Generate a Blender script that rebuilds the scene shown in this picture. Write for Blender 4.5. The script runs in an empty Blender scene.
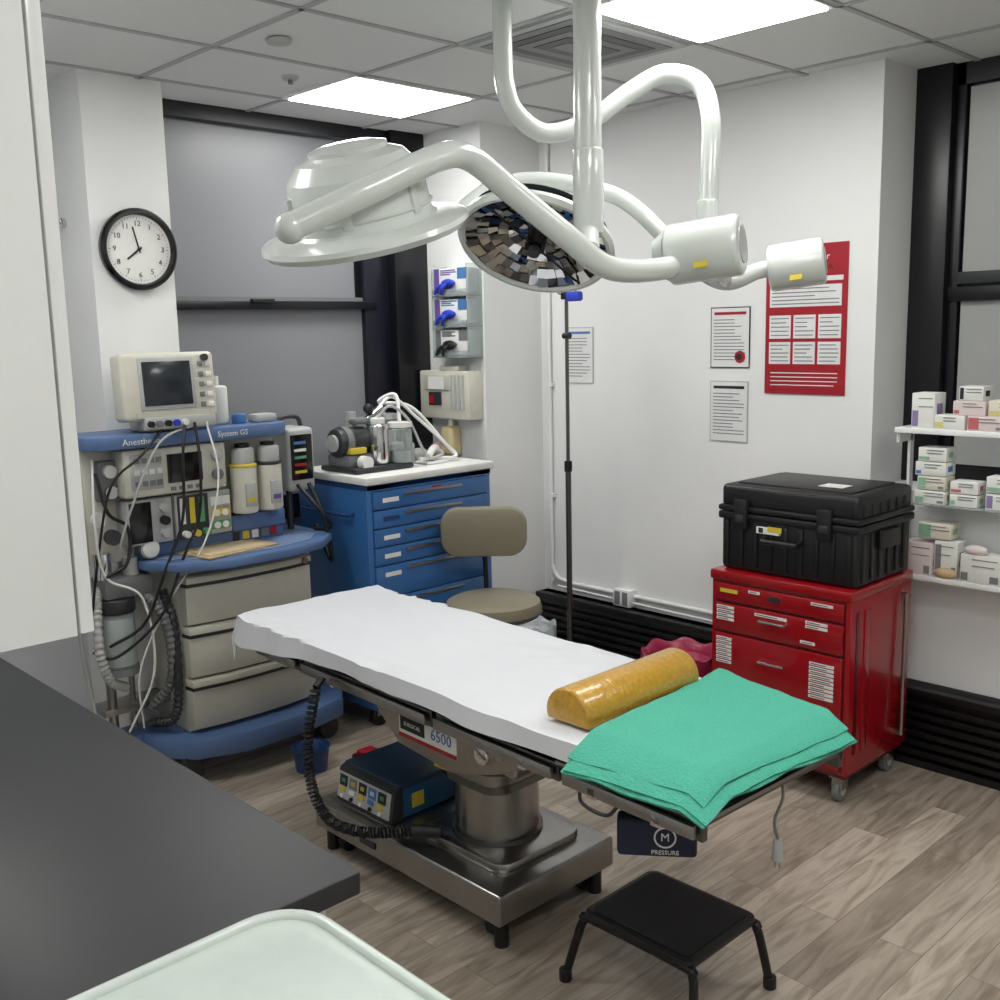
import bpy, bmesh, math, random
from mathutils import Vector, Matrix, noise
random.seed(7)
SC=bpy.context.scene
try:
    SC.view_settings.view_transform='Standard'
    SC.view_settings.look='None'
except Exception: pass

# ---------------------------------------------------------------- materials
def lin(c):
    o=[]
    for v in c[:3]:
        v/=255.
        o.append(v/12.92 if v<=.04045 else ((v+.055)/1.055)**2.4)
    return (*o,1)
MC={}
def pm(name,col,rough=.5,metal=0,var=.06,scale=30,bump=0,trans=0,emit=0,coat=0):
    if name in MC: return MC[name]
    m=bpy.data.materials.new(name);m.use_nodes=True
    nt=m.node_tree;b=nt.nodes["Principled BSDF"]
    c=lin(col)
    tc=nt.nodes.new("ShaderNodeTexCoord")
    nz=nt.nodes.new("ShaderNodeTexNoise");nz.inputs["Scale"].default_value=scale;nz.inputs["Detail"].default_value=2
    nt.links.new(tc.outputs["Object"],nz.inputs["Vector"])
    mx=nt.nodes.new("ShaderNodeMix");mx.data_type='RGBA'
    mx.inputs[6].default_value=(*[min(1,v*(1-var)) for v in c[:3]],1)
    mx.inputs[7].default_value=(*[min(1,v*(1+var)) for v in c[:3]],1)
    nt.links.new(nz.outputs["Fac"],mx.inputs[0])
    nt.links.new(mx.outputs[2],b.inputs["Base Color"])
    b.inputs["Roughness"].default_value=rough;b.inputs["Metallic"].default_value=metal
    if trans: b.inputs["Transmission Weight"].default_value=trans
    if coat: b.inputs["Coat Weight"].default_value=coat
    if emit:
        b.inputs["Emission Color"].default_value=c;b.inputs["Emission Strength"].default_value=emit
    if bump:
        bp=nt.nodes.new("ShaderNodeBump");bp.inputs["Strength"].default_value=bump;bp.inputs["Distance"].default_value=.01
        nt.links.new(nz.outputs["Fac"],bp.inputs["Height"]);nt.links.new(bp.outputs[0],b.inputs["Normal"])
    MC[name]=m;return m
WHITE=pm("white_enamel",(226,228,227),.25,coat=.3,var=.02)
LAMPW=pm("lamp_white",(205,210,206),.22,coat=.4,var=.02)
WALL=pm("wall_paint",(224,225,225),.6,var=.02,scale=6)
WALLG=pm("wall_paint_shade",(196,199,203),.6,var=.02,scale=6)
CEIL=pm("ceiling_tile",(220,221,221),.9,var=.05,scale=120,bump=.1)
GRIDM=pm("ceiling_tbar",(170,172,173),.5)
BLACK=pm("black_plastic",(18,18,20),.45)
BLACKG=pm("black_gloss",(11,11,13),.2)
BLKF=pm("black_frame",(11,12,18),.35)
NAVYF=pm("navy_frame",(15,17,30),.4)
DGREY=pm("dark_grey",(44,46,49),.4)
GREY=pm("grey_plastic",(114,116,118),.45)
LGREY=pm("light_grey",(174,176,175),.45)
STEEL=pm("brushed_steel",(160,158,155),.28,1,var=.1,scale=60)
STEELD=pm("steel_dark",(108,107,105),.32,1,var=.15,scale=40)
CHROME=pm("chrome",(212,212,212),.1,1)
CREAM=pm("cream_plastic",(202,200,188),.4)
CREAM2=pm("cream_drawer",(186,186,175),.4)
MBLUE=pm("machine_blue",(84,110,152),.4)
CBLUE=pm("cart_blue",(50,100,158),.32,coat=.2)
CBLUED=pm("cart_blue_dark",(28,60,106),.4)
RED=pm("cart_red",(146,9,22),.22,coat=.4)
REDD=pm("cart_red_dark",(88,6,13),.35)
KHAKI=pm("khaki_vinyl",(128,122,104),.45,bump=.05)
COUNT=pm("counter_laminate",(38,39,42),.45,var=.04,scale=200)
LABEL=pm("label_white",(224,224,221),.6)
PAPER=pm("paper_white",(218,219,219),.6)
INK=pm("ink_grey",(114,116,120),.7)
INKD=pm("ink_dark",(34,34,38),.7)
YEL=pm("label_yellow",(206,184,56),.5)
GRN=pm("label_green",(90,150,108),.5)
PRED=pm("poster_red",(156,16,34),.45)
BLUEL=pm("label_blue",(70,116,172),.5)
PURP=pm("label_purple",(108,80,146),.5)
PINK=pm("pink_bag",(158,46,78),.3,bump=.5,scale=25)
WBAG=pm("white_bag",(196,201,204),.35,bump=.6,scale=25)
CLEAR=pm("clear_plastic",(225,235,235),.08,trans=.75)
SCREEN=pm("screen_dark",(44,48,54),.15)
HEAT=pm("heater_black",(15,14,16),.4)
TAN=pm("manila_paper",(184,160,122),.6)
ESUB=pm("esu_blue",(30,80,118),.4)
NAVY=pm("navy_fabric",(24,33,58),.7)
GLBLUE=pm("glove_blue",(40,62,184),.5)
PANEL=pm("light_panel",(255,254,250),.5,emit=19.0,var=0)
SHEET=pm("linen_sheet",(212,214,219),.85,bump=.35,scale=8,var=.02)
TOWEL=pm("green_towel",(76,172,148),.9,bump=.5,scale=150,var=.12)
GEL=pm("amber_gel",(184,140,46),.28,bump=.35,scale=70,var=.35,coat=.4)

def floormat():
    m=bpy.data.materials.new("vinyl_plank_floor");m.use_nodes=True;nt=m.node_tree;N=nt.nodes;L=nt.links
    b=N["Principled BSDF"];tc=N.new("ShaderNodeTexCoord")
    mp=N.new("ShaderNodeMapping");mp.inputs["Rotation"].default_value=(0,0,math.radians(90))
    L.new(tc.outputs["Object"],mp.inputs["Vector"])
    br=N.new("ShaderNodeTexBrick");br.offset=.37;br.inputs["Scale"].default_value=1
    br.inputs["Brick Width"].default_value=.95;br.inputs["Row Height"].default_value=.13
    br.inputs["Mortar Size"].default_value=.001
    br.inputs["Color1"].default_value=lin((188,176,162));br.inputs["Color2"].default_value=lin((156,144,131));br.inputs["Mortar"].default_value=lin((108,98,88))
    L.new(mp.outputs[0],br.inputs["Vector"])
    m2=N.new("ShaderNodeMapping");m2.inputs["Scale"].default_value=(1.6,12,1)
    L.new(mp.outputs[0],m2.inputs["Vector"])
    nz=N.new("ShaderNodeTexNoise");nz.inputs["Scale"].default_value=1.6;nz.inputs["Detail"].default_value=6;nz.inputs["Distortion"].default_value=1.8
    ad=N.new("ShaderNodeVectorMath");ad.operation='MULTIPLY_ADD';ad.inputs[1].default_value=(9,9,9)
    L.new(br.outputs["Color"],ad.inputs[0]);L.new(m2.outputs[0],ad.inputs[2])
    L.new(ad.outputs[0],nz.inputs["Vector"])
    cr=N.new("ShaderNodeValToRGB");cr.color_ramp.elements[0].position=.33;cr.color_ramp.elements[0].color=(.44,.40,.36,1)
    cr.color_ramp.elements[1].position=.6;cr.color_ramp.elements[1].color=(1,1,1,1)
    L.new(nz.outputs["Fac"],cr.inputs[0])
    mx=N.new("ShaderNodeMix");mx.data_type='RGBA';mx.blend_type='MULTIPLY';mx.inputs[0].default_value=.75
    L.new(br.outputs["Color"],mx.inputs[6]);L.new(cr.outputs[0],mx.inputs[7]);L.new(mx.outputs[2],b.inputs["Base Color"])
    b.inputs["Roughness"].default_value=.42
    return m
def glassmat(name,c1,c2):
    m=bpy.data.materials.new(name);m.use_nodes=True;nt=m.node_tree;N=nt.nodes;L=nt.links
    b=N["Principled BSDF"];tc=N.new("ShaderNodeTexCoord");nz=N.new("ShaderNodeTexNoise");nz.inputs["Scale"].default_value=.8
    L.new(tc.outputs["Object"],nz.inputs["Vector"])
    mx=N.new("ShaderNodeMix");mx.data_type='RGBA';mx.inputs[6].default_value=lin(c1);mx.inputs[7].default_value=lin(c2)
    L.new(nz.outputs["Fac"],mx.inputs[0]);L.new(mx.outputs[2],b.inputs["Base Color"]);b.inputs["Roughness"].default_value=.35
    return m

# ---------------------------------------------------------------- builder
def catmull(pts,n=8):
    P=[Vector(p) for p in pts]
    if len(P)<3: return P
    P=[P[0]*2-P[1]]+P+[P[-1]*2-P[-2]]
    out=[]
    for i in range(1,len(P)-2):
        a,b,c,d=P[i-1:i+3]
        for k in range(n):
            t=k/n
            out.append(.5*((2*b)+(c-a)*t+(2*a-5*b+4*c-d)*t*t+(3*b-a-3*c+d)*t**3))
    out.append(P[-2]);return out
class B:
    def __init__(s,name,M=None):
        s.name=name;s.bm=bmesh.new();s.mats=[];s.M=M or Matrix.Identity(4)
    def mi(s,m):
        if m not in s.mats: s.mats.append(m)
        return s.mats.index(m)
    def add(s,t,mat,M=None):
        i=s.mi(mat)
        for f in t.faces: f.material_index=i
        t.transform(s.M@(M or Matrix.Identity(4)))
        me=bpy.data.meshes.new("tmp");t.to_mesh(me);t.free();s.bm.from_mesh(me);bpy.data.meshes.remove(me)
    def box(s,x0,x1,y0,y1,z0,z1,mat,bev=0,seg=2,rot=0,M=None):
        t=bmesh.new();bmesh.ops.create_cube(t,size=1)
        sx,sy,sz=abs(x1-x0),abs(y1-y0),abs(z1-z0)
        bmesh.ops.scale(t,vec=(sx,sy,sz),verts=t.verts)
        if bev: bmesh.ops.bevel(t,geom=t.edges[:],offset=min(bev,min(sx,sy,sz)*.49),segments=seg,profile=.5,affect='EDGES')
        T=Matrix.Translation(((x0+x1)/2,(y0+y1)/2,(z0+z1)/2))
        if rot: T=T@Matrix.Rotation(rot,4,'Z')
        s.add(t,mat,(M or Matrix.Identity(4))@T)
    def cyl(s,p0,p1,r,mat,r2=None,seg=24,bev=0,M=None):
        p0=Vector(p0);p1=Vector(p1);d=p1-p0
        t=bmesh.new();bmesh.ops.create_cone(t,cap_ends=True,segments=seg,radius1=r,radius2=r if r2 is None else r2,depth=d.length)
        if bev:
            ed=[e for e in t.edges if any(len(f.verts)>4 for f in e.link_faces)]
            bmesh.ops.bevel(t,geom=ed,offset=bev,segments=3,profile=.5,affect='EDGES')
        q=Vector((0,0,1)).rotation_difference(d.normalized()).to_matrix().to_4x4()
        s.add(t,mat,(M or Matrix.Identity(4))@Matrix.Translation((p0+p1)/2)@q)
    def sph(s,c,r,mat,sc=(1,1,1),M=None):
        t=bmesh.new();bmesh.ops.create_uvsphere(t,u_segments=20,v_segments=12,radius=r)
        s.add(t,mat,(M or Matrix.Identity(4))@Matrix.Translation(c)@Matrix.Diagonal((*sc,1)))
    def tube(s,pts,r,mat,n=8,seg=10,smooth=True):
        P=catmull(pts,n) if smooth else [Vector(p) for p in pts]
        t=bmesh.new();rings=[];up=None
        for i,p in enumerate(P):
            d=(P[min(i+1,len(P)-1)]-P[max(i-1,0)]).normalized()
            if up is None:
                up=d.orthogonal().normalized()
            up=(up-d*up.dot(d)).normalized();v=d.cross(up)
            rr=r(i/(len(P)-1)) if callable(r) else r
            rings.append([t.verts.new(p+rr*(math.cos(a)*up+math.sin(a)*v)) for a in [2*math.pi*k/seg for k in range(seg)]])
        for A,C in zip(rings,rings[1:]):
            for k in range(seg): t.faces.new((A[k],A[(k+1)%seg],C[(k+1)%seg],C[k]))
        t.faces.new(rings[0][::-1]);t.faces.new(rings[-1])
        s.add(t,mat)
    def lathe(s,prof,mat,M=None,seg=32):
        t=bmesh.new();rings=[]
        for r,z in prof:
            if r<1e-5: rings.append([t.verts.new((0,0,z))])
            else: rings.append([t.verts.new((r*math.cos(2*math.pi*k/seg),r*math.sin(2*math.pi*k/seg),z)) for k in range(seg)])
        for A,C in zip(rings,rings[1:]):
            for k in range(seg):
                k2=(k+1)%seg
                if len(A)==1 and len(C)==1: continue
                if len(A)==1: t.faces.new((A[0],C[k],C[k2]))
                elif len(C)==1: t.faces.new((A[k],A[k2],C[0]))
                else: t.faces.new((A[k],A[k2],C[k2],C[k]))
        bmesh.ops.recalc_face_normals(t,faces=t.faces[:])
        s.add(t,mat,M)
    def prism(s,poly,z0,z1,mat,bev=0,M=None):
        t=bmesh.new();vs=[t.verts.new((x,y,z0)) for x,y in poly];f=t.faces.new(vs)
        r=bmesh.ops.extrude_face_region(t,geom=[f])
        bmesh.ops.translate(t,verts=[v for v in r["geom"] if isinstance(v,bmesh.types.BMVert)],vec=(0,0,z1-z0))
        bmesh.ops.recalc_face_normals(t,faces=t.faces[:])
        if bev:
            bmesh.ops.bevel(t,geom=[e for e in t.edges if abs(e.verts[0].co.z-e.verts[1].co.z)<1e-6],offset=bev,segments=2,profile=.5,affect='EDGES')
        s.add(t,mat,M)
    def surf(s,fn,nu,nv,mat,th=.004):
        t=bmesh.new()
        T=[[t.verts.new(fn(i/nu,j/nv)) for j in range(nv+1)] for i in range(nu+1)]
        t.verts.ensure_lookup_table()
        for i in range(nu):
            for j in range(nv): t.faces.new((T[i][j],T[i+1][j],T[i+1][j+1],T[i][j+1]))
        bmesh.ops.recalc_face_normals(t,faces=t.faces[:])
        t.normal_update()
        bmesh.ops.solidify(t,geom=t.faces[:],thickness=th)
        s.add(t,mat)
    def text(s,body,M,size,mat,align='CENTER'):
        cu=bpy.data.curves.new("t","FONT");cu.body=body;cu.size=size;cu.align_x=align;cu.align_y='CENTER';cu.extrude=.0006;cu.resolution_u=2
        o=bpy.data.objects.new("t",cu);bpy.context.collection.objects.link(o)
        dg=bpy.context.evaluated_depsgraph_get();me=bpy.data.meshes.new_from_object(o.evaluated_get(dg))
        t=bmesh.new();t.from_mesh(me);bpy.data.objects.remove(o);bpy.data.curves.remove(cu);bpy.data.meshes.remove(me)
        s.add(t,mat,M)
    def done(s,angle=38,smooth=True):
        me=bpy.data.meshes.new(s.name);
        cs=[v.co for v in s.bm.verts]
        mn=Vector((min(c.x for c in cs),min(c.y for c in cs),min(c.z for c in cs)));mx=Vector((max(c.x for c in cs),max(c.y for c in cs),max(c.z for c in cs)))
        o0=Vector(((mn.x+mx.x)/2,(mn.y+mx.y)/2,mn.z))
        bmesh.ops.translate(s.bm,verts=s.bm.verts,vec=-o0)
        s.bm.to_mesh(me);s.bm.free()
        for m in s.mats: me.materials.append(m)
        if smooth:
            me.polygons.foreach_set("use_smooth",[True]*len(me.polygons));me.set_sharp_from_angle(angle=math.radians(angle))
        o=bpy.data.objects.new(s.name,me);o.location=o0;bpy.context.collection.objects.link(o);return o
def roundrect(x0,x1,y0,y1,r,n=6):
    P=[]
    for cx,cy,a0 in ((x1-r,y1-r,0),(x0+r,y1-r,90),(x0+r,y0+r,180),(x1-r,y0+r,270)):
        for k in range(n+1):
            a=math.radians(a0+90*k/n);P.append((cx+r*math.cos(a),cy+r*math.sin(a)))
    return P
def frame(loc,right,up):
    r=Vector(right).normalized();u=Vector(up).normalized();n=r.cross(u)
    M=Matrix((r,u,n)).transposed().to_4x4();M.translation=Vector(loc);return M
def FY(x,y,z): return frame((x,y,z),(1,0,0),(0,0,1))
def FX(x,y,z): return frame((x,y,z),(0,1,0),(0,0,1))

ZC=2.825
# ---------------------------------------------------------------- room
b=B("floor");b.box(-4.8,1.7,-1.7,4.6,-.05,0,floormat());b.done(smooth=False)
b=B("ceiling");b.box(-4.8,1.7,-1.7,4.6,ZC,ZC+.06,CEIL);b.done(smooth=False)
def W(name,*a,m=WALL):
    b=B(name);b.box(*a,m);return b.done(smooth=False)
W("wall_north",-4.8,-2.04,4.1,4.6,0,ZC)
W("wall_north_recess",-2.04,1.7,4.5,4.6,0,ZC,m=WALLG)
W("wall_north_sill",-2.04,1.7,4.12,4.5,0,1.12)
W("wall_northwest_column",-4.8,-3.93,3.68,4.1,0,ZC)
W("wall_west",-4.8,-4.5,.05,3.68,0,ZC,m=WALLG)
W("wall_west_column",-4.5,-4.12,1.76,2.1,0,ZC)
W("wall_south",-4.8,-1.45,.04,.17,0,ZC)
W("wall_south_return",-1.55,-1.45,-1.7,.04,0,ZC)
W("wall_back",-1.45,1.7,-1.7,-1.6,0,ZC)
W("wall_east",1.6,1.7,-1.6,4.5,0,ZC)
gx=[-4.09+.57*i for i in range(10)];gy=[3.98-.66*i for i in range(9)]
b=B("trim_ceiling_grid")
for x in gx:
    if x<1.6: b.box(x-.011,x+.011,-1.6,4.5,ZC-.006,ZC,GRIDM)
for y in gy: b.box(-4.5,1.6,y-.011,y+.011,ZC-.006,ZC,GRIDM)
b.done(smooth=False)
def panel(x0,x1,y0,y1):
    b=B("ceiling_light_panel")
    b.box(x0,x1,y0,y1,ZC-.012,ZC,WHITE);b.box(x0+.02,x1-.02,y0+.02,y1-.02,ZC-.016,ZC-.011,PANEL);b.done(smooth=False)
panel(-4.06,-3.53,2.63,3.29)
panel(-2.36,-1.82,2.68,3.31)
panel(-3.51,-2.97,.70,1.32)  # this and the panels below are out of view, added to brighten the room
panel(-1.23,-.69,1.36,1.98)
panel(-.66,-.12,2.68,3.31)
panel(-.1,.45,.04,.66)
panel(-.66,-.12,-1.2,-.6)
b=B("ceiling_air_vent")
b.box(-2.92,-2.41,2.68,3.3,ZC-.014,ZC,LGREY)
for i in range(5):
    d=.035+.045*i;b.box(-2.92+d,-2.41-d,2.68+d,3.3-d,ZC-.017-.002*i,ZC-.012,[GREY,DGREY][i%2])
b.done(smooth=False)
b=B("sprinkler_head");b.lathe([(0,0),(.03,0),(.035,.012),(.035,.014)],LGREY,Matrix.Translation((-3.73,2.46,ZC-.014)));b.cyl((-3.73,2.46,ZC-.03),(-3.73,2.46,ZC-.01),.01,GREY);b.done()
b=B("smoke_detector");b.cyl((-3.29,2.13,ZC-.02),(-3.29,2.13,ZC),.045,LGREY,bev=.01);b.done()
# windows
b=B("window_1")
gl=glassmat("frosted_glass_grey",(118,120,126),(140,142,146))
b.box(-4.5,-4.47,2.1,3.68,.9,ZC,BLKF)
b.box(-4.47,-4.455,2.1,3.30,1.02,1.93,gl);b.box(-4.47,-4.465,2.1,3.27,1.98,2.76,gl)
b.box(-4.48,-4.40,2.1,3.68,2.76,ZC,BLKF)
b.box(-4.48,-4.40,2.1,3.36,1.925,1.965,BLKF,.004);b.box(-4.46,-4.44,2.1,3.34,1.965,1.985,GREY)
b.box(-4.41,-4.38,2.62,2.74,1.955,1.975,BLACK,.004)
b.box(-4.49,-4.42,3.30,3.46,.9,ZC,NAVYF,.004);b.box(-4.5,-4.36,3.46,3.679,.9,ZC,BLKF,.004)
b.box(-4.5,-4.42,2.1,3.46,.9,1.02,BLKF)
b.done()
b=B("window_2")
gl2=glassmat("frosted_glass_light",(142,144,144),(178,180,178))
b.box(-2.04,1.6,4.46,4.5,1.12,ZC,BLKF)
b.box(-1.84,-.9,4.44,4.465,2.0,2.73,gl2);b.box(-1.84,-.9,4.44,4.465,1.2,1.88,gl2)
b.box(-2.04,-1.89,4.38,4.48,1.12,ZC,BLKF,.004);b.box(-1.89,-1.85,4.42,4.48,1.12,ZC,BLKF,.003)
b.box(-1.89,-.9,4.41,4.47,1.88,1.94,BLKF,.004);b.box(-1.89,-.9,4.42,4.47,1.95,2.0,DGREY,.004)
b.box(-2.04,1.6,4.42,4.48,2.74,ZC,BLKF)
b.box(-.9,-.7,4.38,4.48,1.12,ZC,BLKF)
b.done()
def heater(x0,x1,h,yb):
    b=B("baseboard_heater")
    b.box(x0,x1,4.03,yb,.0,h,HEAT,.006)
    z=.05
    while z<h-.05:
        b.box(x0+.01,x1-.01,4.0,4.035,z,z+.022,HEAT,.005);z+=.04
    b.box(x0,x1,4.0,yb,h-.03,h,HEAT,.006);b.box(x0,x1,4.005,4.03,.0,.03,HEAT)
    b.done()
heater(-3.91,-2.06,.38,4.097);heater(-2.02,1.5,.33,4.117)
b=B("electrical_conduit")
b.tube([(-3.86,4.085,2.82),(-3.86,4.085,.62),(-3.855,4.085,.53),(-3.83,4.085,.47),(-3.76,4.085,.445),(-3.5,4.085,.44),(-2.06,4.085,.44)],.011,WALL,seg=10,n=5)
for z in (.9,1.5,2.1): b.box(-3.885,-3.835,4.075,4.098,z,z+.02,WALL)
b.box(-3.39,-3.28,4.04,4.098,.385,.475,WHITE,.006)
for x in (-3.36,-3.31):
    b.box(x-.017,x+.017,4.036,4.041,.395,.465,GREY,.004)
b.tube([(-3.8,4.07,.415),(-3.0,4.07,.405),(-2.06,4.07,.405)],.006,WALL,seg=8)
b.done()
# ---------------------------------------------------------------- clock
b=B("wall_clock",Matrix.Translation((-4.12,1.945,2.155))@frame((0,0,0),(0,1,0),(0,0,1))@Matrix.Scale(.95,4))
b.lathe([(0,.0),(.165,.0),(.17,.01),(.17,.03),(.16,.042),(.15,.042),(.143,.03),(.143,.018),(0,.018)],BLACKG,seg=48)
b.cyl((0,0,.017),(0,0,.0195),.143,LABEL,seg=48)
for k in range(60):
    a=2*math.pi*k/60;r=.133;l=.010 if k%5==0 else .004
    b.box(-.001,.001,r-l,r,.0195,.0205,INKD,M=Matrix.Rotation(-a,4,'Z'))
for h in range(1,13):
    a=math.radians(30*h);b.text(str(h),Matrix.Translation((.107*math.sin(a),.107*math.cos(a),.0205)),.032,INKD)
b.box(-.003,.003,-.015,.095,.022,.024,BLACK,M=Matrix.Rotation(math.radians(14),4,'Z'))
b.box(-.004,.004,-.015,.068,.021,.023,BLACK,M=Matrix.Rotation(math.radians(-232),4,'Z'))
b.cyl((0,0,.02),(0,0,.027),.007,BLACK);b.done()
b=B("coat_hook");b.cyl((-4.36,1.745,2.27),(-4.36,1.76,2.27),.02,CHROME);b.tube([(-4.36,1.75,2.27),(-4.35,1.70,2.30),(-4.30,1.68,2.28),(-4.29,1.69,2.24),(-4.33,1.70,2.22)],.007,CHROME);b.done()
# ---------------------------------------------------------------- notices
def lines(b,x0,x1,z0,z1,y,n,m=INK,h=.004):
    for i in range(n):
        z=z1-(i+.5)*(z1-z0)/n;e=x1-(x1-x0)*random.choice([0,.05,.15,.35]);b.box(x0,e,y-.0012,y,z-h/2,z+h/2,m)
b=B("safety_poster")
x0,x1,z0,z1=-2.55,-2.165,1.5,2.135;Y=4.098
b.box(x0,x1,Y-.004,Y,z0,z1,PRED);y=Y-.004
b.text("Therapy for",FY(x0+.2,y,z1-.055),.042,LABEL);b.text("HYPERTHERMIA",FY(x0+.19,y,z1-.10),.036,INKD)
b.box(x0+.02,x1-.02,y-.001,y,z1-.155,z1-.135,PAPER)
b.box(x0+.02,x0+.36,y-.001,y,z1-.26,z1-.17,PAPER);lines(b,x0+.03,x0+.35,z1-.255,z1-.175,y-.001,5)
for r,(zz0,zz1) in enumerate(((.24,.34),(.13,.225))):
    for c in range(3):
        xa=x0+.02+c*.118;b.box(xa,xa+.105,y-.001,y,z0+zz0,z0+zz1,PAPER);lines(b,xa+.008,xa+.097,z0+zz0+.005,z0+zz1-.005,y-.001,5)
b.box(x0+.02,x1-.02,y-.001,y,z0+.02,z0+.11,PRED);lines(b,x0+.03,x0+.35,z0+.03,z0+.1,y-.001,4,PAPER)
b.done(smooth=False)
def notice(x0,x1,z0,z1,hd,brd,extra=0):
    b=B("framed_notice");b.box(x0,x1,Y-.003,Y,z0,z1,brd);b.box(x0+.005,x1-.005,Y-.004,Y-.003,z0+.005,z1-.005,PAPER);y=Y-.004
    b.box(x0+.02,x1-.02,y-.001,y,z1-.035,z1-.022,hd);lines(b,x0+.018,x1-.02,z0+.03,z1-.05,y,13)
    if extra: b.cyl((x1-.05,y,z0+.05),(x1-.05,y-.002,z0+.05),.028,PRED);b.cyl((x1-.055,y-.002,z0+.05),(x1-.055,y-.003,z0+.05),.015,INKD)
    b.done(smooth=False)
notice(-2.84,-2.63,1.61,1.885,PRED,INKD,1);notice(-2.84,-2.635,1.27,1.55,INKD,LGREY);notice(-3.75,-3.56,1.52,1.81,BLUEL,LGREY)
# ---------------------------------------------------------------- glove boxes etc
b=B("glove_box_dispenser")
for i,z in enumerate((1.685,1.84,1.995)):
    b.box(-4.2,-3.955,3.585,3.67,z,z+.125,LABEL,.004)
    b.box(-4.2,-4.16,3.583,3.59,z,z+.125,[INK,PURP,PURP][i]);b.box(-4.02,-3.955,3.583,3.59,z+.07,z+.125,[GREY,BLUEL,BLUEL][i])
    lines(b,-4.15,-4.03,z+.09,z+.12,3.585,3,[INKD,BLUEL,PURP][i],.006)
    g=[BLACK,GLBLUE,GLBLUE][i]
    b.sph((-4.09,3.578,z+.048),.05,g,(1,.35,.5));b.sph((-4.12,3.565,z+.035),.028,g,(1.3,.5,.5));b.sph((-4.05,3.565,z+.05),.026,[DGREY,GLBLUE,GLBLUE][i],(1.3,.5,.6))
    b.tube([(-4.1,3.57,z+.05),(-4.14,3.555,z+.03),(-4.17,3.56,z+.0)],.009,g);b.tube([(-4.08,3.57,z+.05),(-4.10,3.55,z+.025),(-4.12,3.56,z-.005)],.008,g)
for z in (1.675,1.83,1.985): b.box(-4.21,-3.945,3.575,3.68,z-.006,z,CLEAR);b.box(-4.21,-3.945,3.572,3.577,z-.006,z+.03,CLEAR)
for x in (-4.213,-3.945): b.box(x,x+.004,3.575,3.68,1.67,2.14,CLEAR)
b.done()
b=B("control_box")
b.box(-4.34,-3.95,3.58,3.679,1.35,1.6,CREAM,.008);b.box(-4.30,-4.1,3.575,3.582,1.50,1.58,CREAM2,.003);b.box(-4.26,-4.16,3.572,3.576,1.42,1.49,DGREY,.003)
b.box(-4.26,-4.14,3.571,3.576,1.505,1.57,LABEL);b.box(-4.25,-4.22,3.569,3.574,1.43,1.47,PRED)
for i in range(4): b.box(-4.09+.03*i,-4.075+.03*i,3.575,3.58,1.40,1.58,LGREY)
b.box(-4.2,-4.05,3.6,3.66,1.6,1.625,CREAM,.005);b.done()
b=B("soap_dispenser_bottle")
b.box(-4.21,-4.12,3.60,3.679,1.15,1.31,pm("soap_tan",(206,190,150),.4),.02,3);b.cyl((-4.165,3.64,1.3),(-4.165,3.64,1.349),.015,LABEL);b.done()
# ---------------------------------------------------------------- counter + cabinets
b=B("base_cabinet")
b.box(-3.9,-1.41,.2,.90,.1,.858,WHITE);b.box(-3.9,-1.45,.2,.84,0,.1,DGREY)
for i in range(5):
    x=-3.88+i*.495;b.box(x,x+.485,.90,.92,.12,.84,WHITE,.003);b.cyl((x+.44,.94,.6),(x+.44,.94,.75),.005,STEEL)
b.box(-1.41,-1.395,.2,.9,.1,.858,WHITE)
b.prism(roundrect(-3.93,-1.36,.2,.96,.012),.86,.9,COUNT,.003);b.done()
b=B("upper_cabinet")
b.box(-3.9,-1.41,.2,.53,1.4,ZC,WHITE,.002);b.box(-1.415,-1.40,.2,.535,1.4,ZC,WHITE,.001)
for i in range(5):
    x=-3.9+i*.5;b.box(x,x+.497,.54,.56,1.4,ZC-.01,WHITE,.003)
b.done()
b=B("utility_cart")
TR=pm("tray_white",(196,206,200),.3,coat=.3)
b.prism(roundrect(-1.335,-.70,.16,.815,.09,8),.885,.92,TR,.008)
pp=roundrect(-1.325,-.71,.17,.805,.085,8);b.tube([(x,y,.920) for x,y in pp]+[(pp[0][0],pp[0][1],.920)],.010,TR,smooth=False)
for x in (-1.25,-.78):
    for y in (.24,.74): b.cyl((x,y,.06),(x,y,.89),.014,STEEL);b.cyl((x-.012,y,.03),(x+.012,y,.03),.03,BLACK)
b.prism(roundrect(-1.30,-.73,.19,.79,.06),.25,.27,TR);b.done()
# ---------------------------------------------------------------- red cart + case
b=B("tool_cart")
x0,x1,y0,y1=-2.38,-1.775,3.46,3.95
b.box(x0,x1,y0,y1,.12,.83,RED,.008);b.box(x0-.005,x1+.005,y0-.01,y1,.795,.835,RED,.008)
b.box(x0+.02,x1-.02,y0-.004,y0+.01,.135,.79,REDD)
for z0,z1 in ((.715,.785),(.59,.705),(.345,.58),(.235,.335),(.14,.225)):
    b.box(x0+.025,x1-.025,y0-.014,y0,z0,z1,RED,.006)
for z in (.665,.50,.29,.19):
    b.tube([(-2.14,y0-.014,z),(-2.14,y0-.035,z),(-2.03,y0-.035,z),(-2.03,y0-.014,z)],.005,CHROME,smooth=False)
b.box(-2.11,-2.06,y0-.017,y0-.013,.745,.765,INKD)
for (xa,z,n,w) in ((-2.345,.695,4,.08),(-2.345,.565,7,.07),(-1.97,.62,1,.06),(-1.93,.545,9,.10),(-2.2,.775,1,.05),(-1.93,.775,1,.09),(-1.95,.7,2,.09),(-2.17,.69,1,.14)):
    for i in range(n):
        b.box(xa,xa+w,y0-.0165,y0-.013,z-.016*i-.011,z-.016*i,LABEL);b.box(xa+.006,xa+w*random.uniform(.6,.9),y0-.0172,y0-.016,z-.016*i-.007,z-.016*i-.004,INKD)
b.box(-2.33,-2.25,y0-.0165,y0-.013,.75,.765,YEL)
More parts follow.
